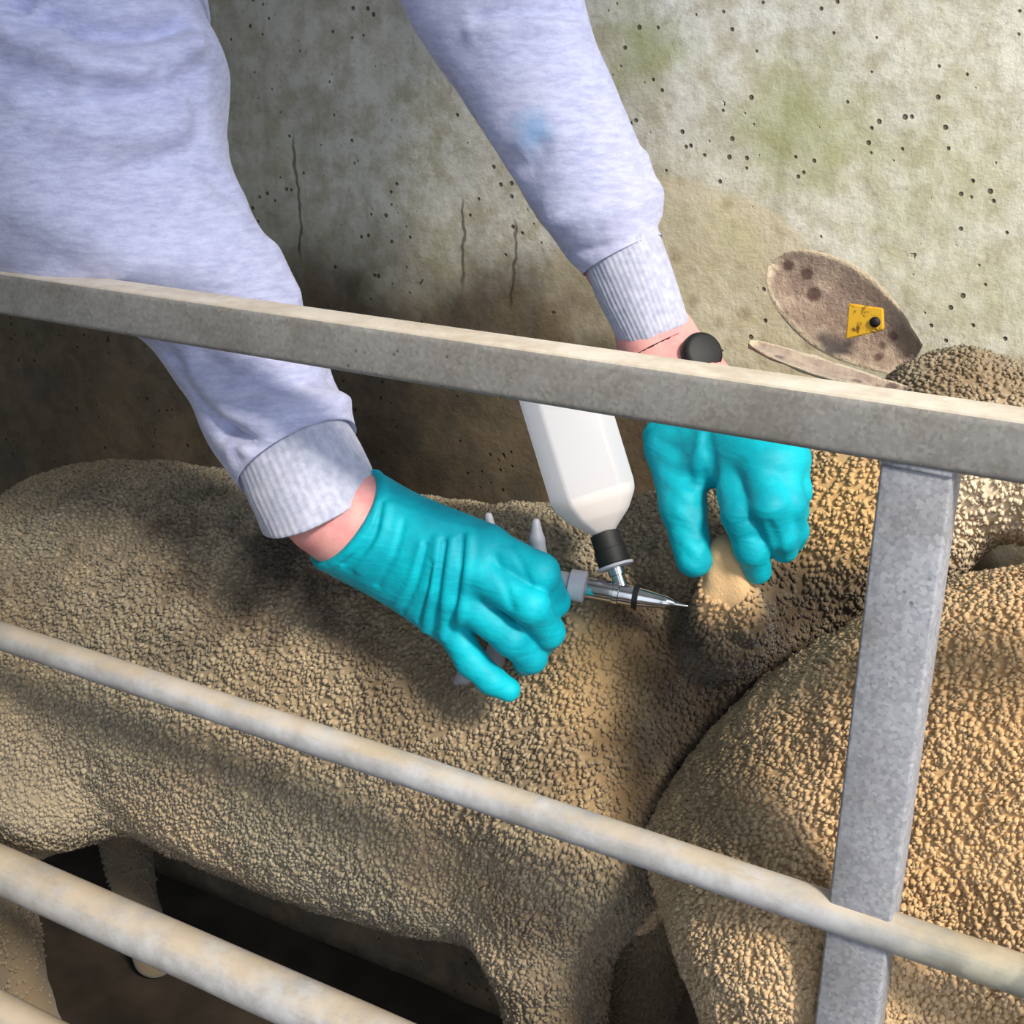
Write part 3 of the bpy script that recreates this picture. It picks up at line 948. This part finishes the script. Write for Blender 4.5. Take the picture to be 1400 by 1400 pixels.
def sleeve(stations, folds, nseg=150, nth=110, head_pts=(), lump=.004, seed=0):
    """stations: (left px, right px, depth Y, flatten)"""
    rows = [np.r_[c, r, fl] for c, r, fl in head_pts]
    AB = [(at(l[0], l[1], Y), at(rr[0], rr[1], Y), fl) for (l, rr, Y, fl) in stations]
    cc = np.array([(a+b)/2 for a, b, _ in AB]); tt = np.gradient(cc, axis=0); tt /= np.linalg.norm(tt, axis=1)[:, None]
    for (a, b, fl), c_, t_ in zip(AB, cc, tt):
        v = facing(b-a); u_ = facing(t_); u_ /= np.linalg.norm(u_); v = v-u_*(v@u_)   # width square to the sleeve
        rows.append(np.r_[c_, np.linalg.norm(v)/2, fl])
    C = smooth_curve(rows, nseg)
    V = []
    T = np.gradient(C[:, :3], axis=0); T /= np.linalg.norm(T, axis=1)[:, None]
    ref = np.cross(T[-1], FW)
    ref = ref if ref@RT > 0 else -ref
    for i in range(nseg):
        t = T[i]; s = ref-t*(ref@t); s /= np.linalg.norm(s); w = np.cross(t, s)
        for k in range(nth):
            a = 2*math.pi*k/nth
            V.append(C[i, :3]+C[i, 3]*(math.cos(a)*s+C[i, 4]*math.sin(a)*w))
    V = np.array(V)
    idx = np.arange(nseg*nth).reshape(nseg, nth)
    Q = np.stack([idx[:-1], np.roll(idx, -1, 1)[:-1], np.roll(idx, -1, 1)[1:], idx[1:]], -1).reshape(-1, 4)
    N = normals(V, Q)
    cen = np.repeat(C[:, :3], nth, 0)
    if ((V-cen)*N).sum(1).mean() < 0: Q = Q[:, ::-1]; N = -N
    dsp = np.array([lump*mnoise.noise(Vector(v)*11+Vector((seed, 0, 0)))+lump*.45*mnoise.noise(Vector(v)*26+Vector((0, seed, 0))) for v in V])
    for pts, amp, wd in folds:
        sp = on_verts(V, N, pts)
        if len(sp) > 1: dsp = dsp+amp*np.exp(-(dseg(V, sp)/wd)**2)
    fade = np.repeat(np.clip((nseg-1-np.arange(nseg))/8, 0, 1), nth)
    V = V+N*(dsp*fade)[:, None]
    # turn the hem inwards
    last = idx[-1]; k0 = len(V)
    inn = C[-1, :3]+(V[last]-C[-1, :3])*.86-T[-1]*.012
    V = np.vstack([V, inn]); j = np.arange(nth)
    hem = np.stack([last, np.roll(last, -1), k0+np.roll(j, -1), k0+j], 1)
    if ((hem.shape[0]) and Q[0][0] != idx[0, 0]): pass
    return V, np.vstack([Q, hem]), C, T


fy = .0
stA = [((-150, -170), (232, -150), .150, .9), ((-142, -50), (238, -25), .120, .9), ((-155, 30), (266, 14), .100, .88), ((-145, 110), (298, 85), .090, .86),
       ((-95, 235), (366, 172), .084, .80), ((5, 322), (382, 262), .084, .75), ((92, 366), (404, 348), .090, .70), ((165, 410), (422, 412), .096, .68),
       ((222, 470), (456, 500), .096, .75), ((275, 566), (484, 566), .088, .9), ((330, 650), (490, 598), .080, .96)]
headA = [(SH_A+np.array([0, .06, .02]), .095, 1.), (SH_A, .092, 1.)]
foldA = [
    ([(-20, 30), (40, 62), (110, 92), (200, 98), (262, 62)], 0.0119, 0.0090),
    ([(20, -5), (70, 22), (130, 42), (200, 42), (250, 28)], -0.0170, 0.0072),
    ([(0, 85), (60, 120), (150, 135), (240, 125), (268, 105)], -0.0085, 0.0108),
    ([(30, 130), (110, 170), (190, 175)], 0.0068, 0.0126),
    ([(180, 200), (235, 175), (255, 130)], 0.0085, 0.0100), ([(250, 110), (268, 150), (272, 190)], -0.0050, 0.0090),
    ([(200, 215), (260, 215), (310, 260)], -0.0068, 0.0108),
    ([(375, 345), (392, 370), (402, 398)], 0.0050, 0.0110),
    ([(40, 290), (150, 345), (300, 372)], 0.0068, 0.0180),
    ([(270, 490), (340, 520), (430, 515), (475, 510)], -0.0085, 0.0108), ([(255, 520), (330, 570), (400, 580), (470, 550)], 0.0068, 0.0108),
    ([(300, 585), (370, 612), (440, 608), (490, 580)], -0.0119, 0.0063), ([(310, 610), (390, 640), (450, 628), (490, 598)], 0.0051, 0.0072),
    ([(230, 490), (280, 560), (335, 640)], -0.0068, 0.0072),
]
VA, QA, CA, TA = sleeve(stA, foldA, nseg=220, nth=140, head_pts=headA, lump=.006, seed=2)
stB = [((505, -75), (785, -110), .292, .9), ((543, 0), (812, -35), .280, .9), ((600, 92), (842, 70), .275, .9), ((652, 182), (872, 150), .270, .92), ((705, 264), (900, 225), .267, .94),
       ((756, 332), (914, 290), .265, .96), ((790, 372), (915, 326), .264, .98)]
Fhi = at(600, -180, .315)
headB = [(SH_B+np.array([0, .06, .02]), .095, 1.), (SH_B, .09, 1.), (Fhi, .080, 1.)]
foldB = [([(650, 22), (720, 14), (790, 20)], -0.0060, 0.0054), ([(645, 40), (720, 32), (800, 38)], 0.0045, 0.0072),
         ([(690, 215), (720, 225), (740, 205)], -0.0045, 0.0090), ([(760, 300), (830, 290), (900, 262)], 0.0045, 0.0108),
         ([(770, 345), (840, 338), (912, 318)], -0.0025, 0.0050), ([(880, 215), (895, 250), (905, 290)], 0.0045, 0.0072), ([(620, 120), (680, 230), (750, 320)], -0.0045, 0.0126)]
VB, QB, CB, TB = sleeve(stB, foldB, nseg=190, nth=120, head_pts=headB, lump=.004, seed=5)


def torso_fn(p):
    d = chain(p, [(SHM+np.array([0, .06, .01]), .125), ((SHM+HIP)/2+np.array([0, .02, .07]), .14), (HIP+np.array([0, .0, .05]), .155)], .05)
    d = smin(d, rcone(p, SH_A+np.array([0, .03, .01]), SH_B+np.array([0, .03, .01]), .088, .088), .06)
    d = np.maximum(d, -(rcone(p, HEAD+np.array([0, .02, -.02]), SHM+np.array([0, .05, .05]), .075, .07)))
    return d


VT, QT = sdf_mesh(torso_fn, np.minimum(SHM, HIP)-.35, np.maximum(SHM, HIP)+.35, .009)
VS = np.vstack([VA, VB, VT]); QS = np.vstack([QA, QB+len(VA), QT+len(VA)+len(VB)])
shirt = link_mesh('sweatshirt', mesh_from(VS, QS), M['fabric'], person); shirt['label'] = 'pale heather grey sweatshirt'
hood_f = lambda p: np.maximum(chain(p, [(SHM+np.array([-.11, .09, .07]), .035), (SHM+np.array([-.06, .16, .06]), .045), (SHM+np.array([.06, .16, .06]), .045), (SHM+np.array([.11, .09, .07]), .035)], .03), -9)
V, Q = sdf_mesh(hood_f, SHM-.25, SHM+.3, .008)
link_mesh('hood', mesh_from(V, Q), M['fabric'], shirt)


def cuff(p0, p1, r0, r1, ridges=46, bulge=.0, skew=0.):
    ax = (p1-p0); L = np.linalg.norm(ax); ax /= L
    s = np.array([1., 0, 0]); s -= ax*(s@ax); s /= np.linalg.norm(s); w = np.cross(ax, s)
    nth = ridges*5; n = 22; V = []; Fc = []
    prof = [(i/n, r0+(r1-r0)*i/n+bulge*math.sin(math.pi*i/n)) for i in range(n+1)]
    prof += [(1.02, r1-.001), (1.0, r1-.004), (.85, r1-.005)]
    for t, r in prof:
        for k in range(nth):
            a = 2*math.pi*k/nth
            rr = r+.0002*math.cos(a*ridges)+.0012*mnoise.noise((math.cos(a)*2, math.sin(a)*2, t*3))
            rd = math.cos(a)*s+.96*math.sin(a)*w
            V.append(p0+ax*(L*t-skew*t*rr*(rd@FW))+rd*rr)
    m = len(prof)
    for i in range(m-1):
        for k in range(nth): Fc.append((i*nth+k, i*nth+(k+1) % nth, (i+1)*nth+(k+1) % nth, (i+1)*nth+k))
    return link_mesh('cuff', mesh_from(np.array(V), Fc), M['cuff'], shirt)


def mid(l, r, Y): return (at(l[0], l[1], Y)+at(r[0], r[1], Y))/2


def half(l, r, Y): return np.linalg.norm(facing(at(l[0], l[1], Y)-at(r[0], r[1], Y)))/2


cuff(mid((310, 628), (488, 566), .083), mid((370, 726), (510, 652), .075), half((345, 650), (484, 600), .083), half((374, 736), (514, 664), .075), bulge=.001, skew=.45)
cuff(mid((776, 346), (912, 302), .264), mid((848, 478), (947, 437), .263), half((794, 370), (912, 328), .264), half((848, 478), (947, 437), .263), bulge=.001)

# --- what stands behind the wall
tr_f = lambda p: np.minimum(*[smin(chain(p, [(hipv(s*.085, .80, 1.2), .115), (hipv(s*.1, .82, 0.8), .08), (hipv(s*.1, .86, 0.54), .07)], .02),
                                   rcone(p, hipv(-.07, .80, 1.25), hipv(.07, .80, 1.25), .12, .12), .04) for s in (1, -1)])
V, Q = sdf_mesh(tr_f, hipv(-.3, .6, 0.42), hipv(.3, 1.05, 1.44), .01)
link_mesh('trousers', mesh_from(V, Q), M['trousers'], person)
for s in (1, -1):
    bf = lambda p: chain(p, [(hipv(s*.1, .855, 0.65), .078), (hipv(s*.1, .865, 0.4), .055), (hipv(s*.105, .75, 0.37), .048)], .02)
    V, Q = sdf_mesh(bf, hipv(s*.1-.15, .6, 0.3), hipv(s*.1+.15, 1., 0.77), .008)
    V[:, 2] = np.maximum(V[:, 2], .32)
    link_mesh('boot', mesh_from(V, Q), M['boot'], person)


def hair_fn(p):
    d = near_box(p, np.array([HEAD-.12, HEAD+.12]), face)-.012
    fwd = np.array([.12, -.72, -.68]); fwd /= np.linalg.norm(fwd)
    s = (p-HEAD)@fwd
    upv = np.array([0, -.68, .72]); u = (p-HEAD)@upv
    return np.maximum(d, s-.02-np.clip(u, -.05, .1)*.7)


V, Q = sdf_mesh(hair_fn, HEAD-.15, HEAD+.16, .005)
hr = link_mesh('hair', mesh_from(V, Q), M['hair'], person)

# wristwatch on the skin-lifting arm
wc = at(955, 486, .245); wax = Vector(WR_B-EL_B).normalized()
wdir = Vector(at(985, 462, .235)-at(940, 490, .262)).normalized()
case = link_mesh('wristwatch', lathe([(0, .014), (.001, .0155), (.006, .0160), (.009, .0150), (.0105, .012), (.0108, .002)], wc, wdir, 36), M['black'], person)
case['label'] = 'black wristwatch above the glove'
strap_c = at(908, 486, .264)
tb = bmesh.new()
sx = Vector(wax).orthogonal().normalized(); sy = wax.cross(sx)
ring = []
for k in range(48):
    a = 2*math.pi*k/48
    row = []
    for (dr, dz) in ((.0, -.009), (.0022, -.008), (.0022, .008), (0, .009)):
        row.append(tb.verts.new(Vector(strap_c)+(sx*math.cos(a)+sy*math.sin(a))*(.0285+dr)+Vector(wax)*dz))
    ring.append(row)
for k in range(48):
    for j in range(4): tb.faces.new((ring[k][j], ring[(k+1) % 48][j], ring[(k+1) % 48][(j+1) % 4], ring[k][(j+1) % 4]))
bmesh.ops.recalc_face_normals(tb, faces=tb.faces[:])
me = bpy.data.meshes.new('m'); tb.to_mesh(me); tb.free()
link_mesh('strap', me, M['black'], case)

# ================================================================== injector
IA = at(690, 782, .100+YA); IB = at(941, 829, .150)
iax = (IB-IA); IL = np.linalg.norm(iax); iax = iax/IL
inj = empty('injector', tuple(at(800, 802, .11)), 'pistol injector with chrome barrel and needle under an upturned bottle', 'injector')


def along(xpx):
    # parameter where the axis crosses pixel column xpx
    lo_, hi_ = 0., IL
    for _ in range(40):
        m_ = (lo_+hi_)/2; d = IA+iax*m_-CAM
        if 700+F_PX*(d@RT)/(d@FW) < xpx: lo_ = m_
        else: hi_ = m_
    return lo_


s = along
part = lambda nm, prof, m, **k: autosmooth(link_mesh(nm, lathe(prof, IA, iax, 40), m, inj), 38)
part('handle_body', [(s(692), .006), (s(694), .0095), (s(750), .0100), (s(762), .0085), (s(779), .0082)], M['greyp'])
part('collar', [(s(778), .0085), (s(779.5), .0112), (s(799), .0114), (s(800.5), .0100)], M['greyp'])
part('barrel', [(s(799), .0070), (s(801), .0076), (s(838), .0076), (s(839), .0084), (s(846), .0084), (s(847), .0076), (s(866), .0076)], M['chrome'])
part('seal_ring', [(s(865), .0072), (s(866), .0090), (s(872), .0090), (s(873), .0072)], M['black'])
part('nozzle', [(s(872), .0070), (s(888), .0062), (s(905), .0046), (s(908), .0050), (s(914), .0042), (s(922), .0024)], M['chrome'])
part('needle', [(s(920), .0016), (s(936), .0011), (s(942), .0002)], M['chrome'])


def bar(nm, pts, r, m, flat=1.):
    f = lambda p: chain(p, [(np.asarray(a), r_) for a, r_ in pts], .002)
    P = np.array([a for a, _ in pts])
    V, Q = sdf_mesh(f, P.min(0)-.02, P.max(0)+.02, .0018)
    return link_mesh(nm, mesh_from(V, Q), m, inj)


H = .105+YA
bar('grip', [(at(708, 788, H), .0090), (at(688, 868, H-.002), .0085), (at(676, 900, H-.004), .008), (at(636, 924, H-.004), .0065), (at(628, 930, H-.004), .0050)], 1, M['greyp'])
bar('trigger', [(at(748, 790, H), .0065), (at(738, 765, H+.004), .0062), (at(734, 738, H+.006), .0055), (at(733, 714, H+.008), .0030)], 1, M['greyp'])
bar('plunger_hook', [(at(690, 782, H), .006), (at(676, 745, H+.01), .005), (at(668, 706, H+.012), .0030)], 1, M['greyp'])
# feed from bottle to barrel
J = IA+iax*s(853)
NK = J+(at(826, 728, .150)-J)
nax = NK-J; nl = np.linalg.norm(nax)
link = lambda nm, prof, m, par=None: autosmooth(link_mesh(nm, lathe(prof, J, nax, 36), m, par or inj), 38)
link('feed_tube', [(.004, .0050), (nl*.30, .0048), (nl*.31, .0062), (nl*.42, .0062), (nl*.44, .0045)], M['chrome'])
link('flange', [(nl*.42, .004), (nl*.43, .0135), (nl*.47, .0138), (nl*.48, .010)], M['greyp'])
link('bottle_cap', [(nl*.47, .0090), (nl*.49, .0115), (nl*.72, .0118), (nl*.73, .0108), (nl*.98, .0108), (nl*1.0, .0085)], M['black'])

# bottle: eight-sided with two broad and two narrow sides, tapering shoulder
BT = at(762, 518, .165); bax = Vector(BT-NK); BL = bax.length; bax.normalize()
side = Vector(RT)-bax*Vector(RT).dot(bax); side.normalize(); dep = bax.cross(side)


def bottle_mesh(profile, inset=0.):
    oct_ = [(1, .42), (.62, .95), (-.62, .95), (-1, .42), (-1, -.42), (-.62, -.95), (.62, -.95), (1, -.42)]
    bm = bmesh.new(); rows = []
    for t, r, sq in profile:
        row = []
        for (a, b) in oct_:
            ca = math.atan2(b, a); rr = math.hypot(a, b)*.98
            rr = rr*sq+(1-sq)*1.0
            row.append(bm.verts.new(Vector(NK)+bax*t+(side*math.cos(ca)+dep*math.sin(ca)*.92)*max(r-inset, .001)*rr))
        rows.append(row)
    for i in range(len(rows)-1):
        for k in range(8): bm.faces.new((rows[i][k], rows[i][(k+1) % 8], rows[i+1][(k+1) % 8], rows[i+1][k]))
    bm.faces.new(rows[0][::-1]); bm.faces.new(rows[-1])
    bmesh.ops.recalc_face_normals(bm, faces=bm.faces[:])
    return bm


PR = [(-.002, .0085, 0), (.0, .0090, 0), (.004, .0135, .2), (.012, .0225, .7), (.024, .0300, 1), (.030, .0312, 1), (BL-.004, .0312, 1), (BL, .0285, 1)]
bm = bottle_mesh(PR)
bmesh.ops.bevel(bm, geom=[e for e in bm.edges], offset=.0022, segments=3, affect='EDGES', profile=.5)
me = bpy.data.meshes.new('m'); bm.to_mesh(me); bm.free()
btl = autosmooth(link_mesh('bottle', me, M['bottle'], inj), 60); btl['label'] = 'translucent white bottle held neck down'
bm = bottle_mesh([(.001, .0078, 0), (.004, .0125, .2), (.012, .0215, .7), (.022, .028, 1), (.030, .030, 1)], .0016)
me = bpy.data.meshes.new('m'); bm.to_mesh(me); bm.free()
link_mesh('liquid', me, M['liquid'], btl, False)
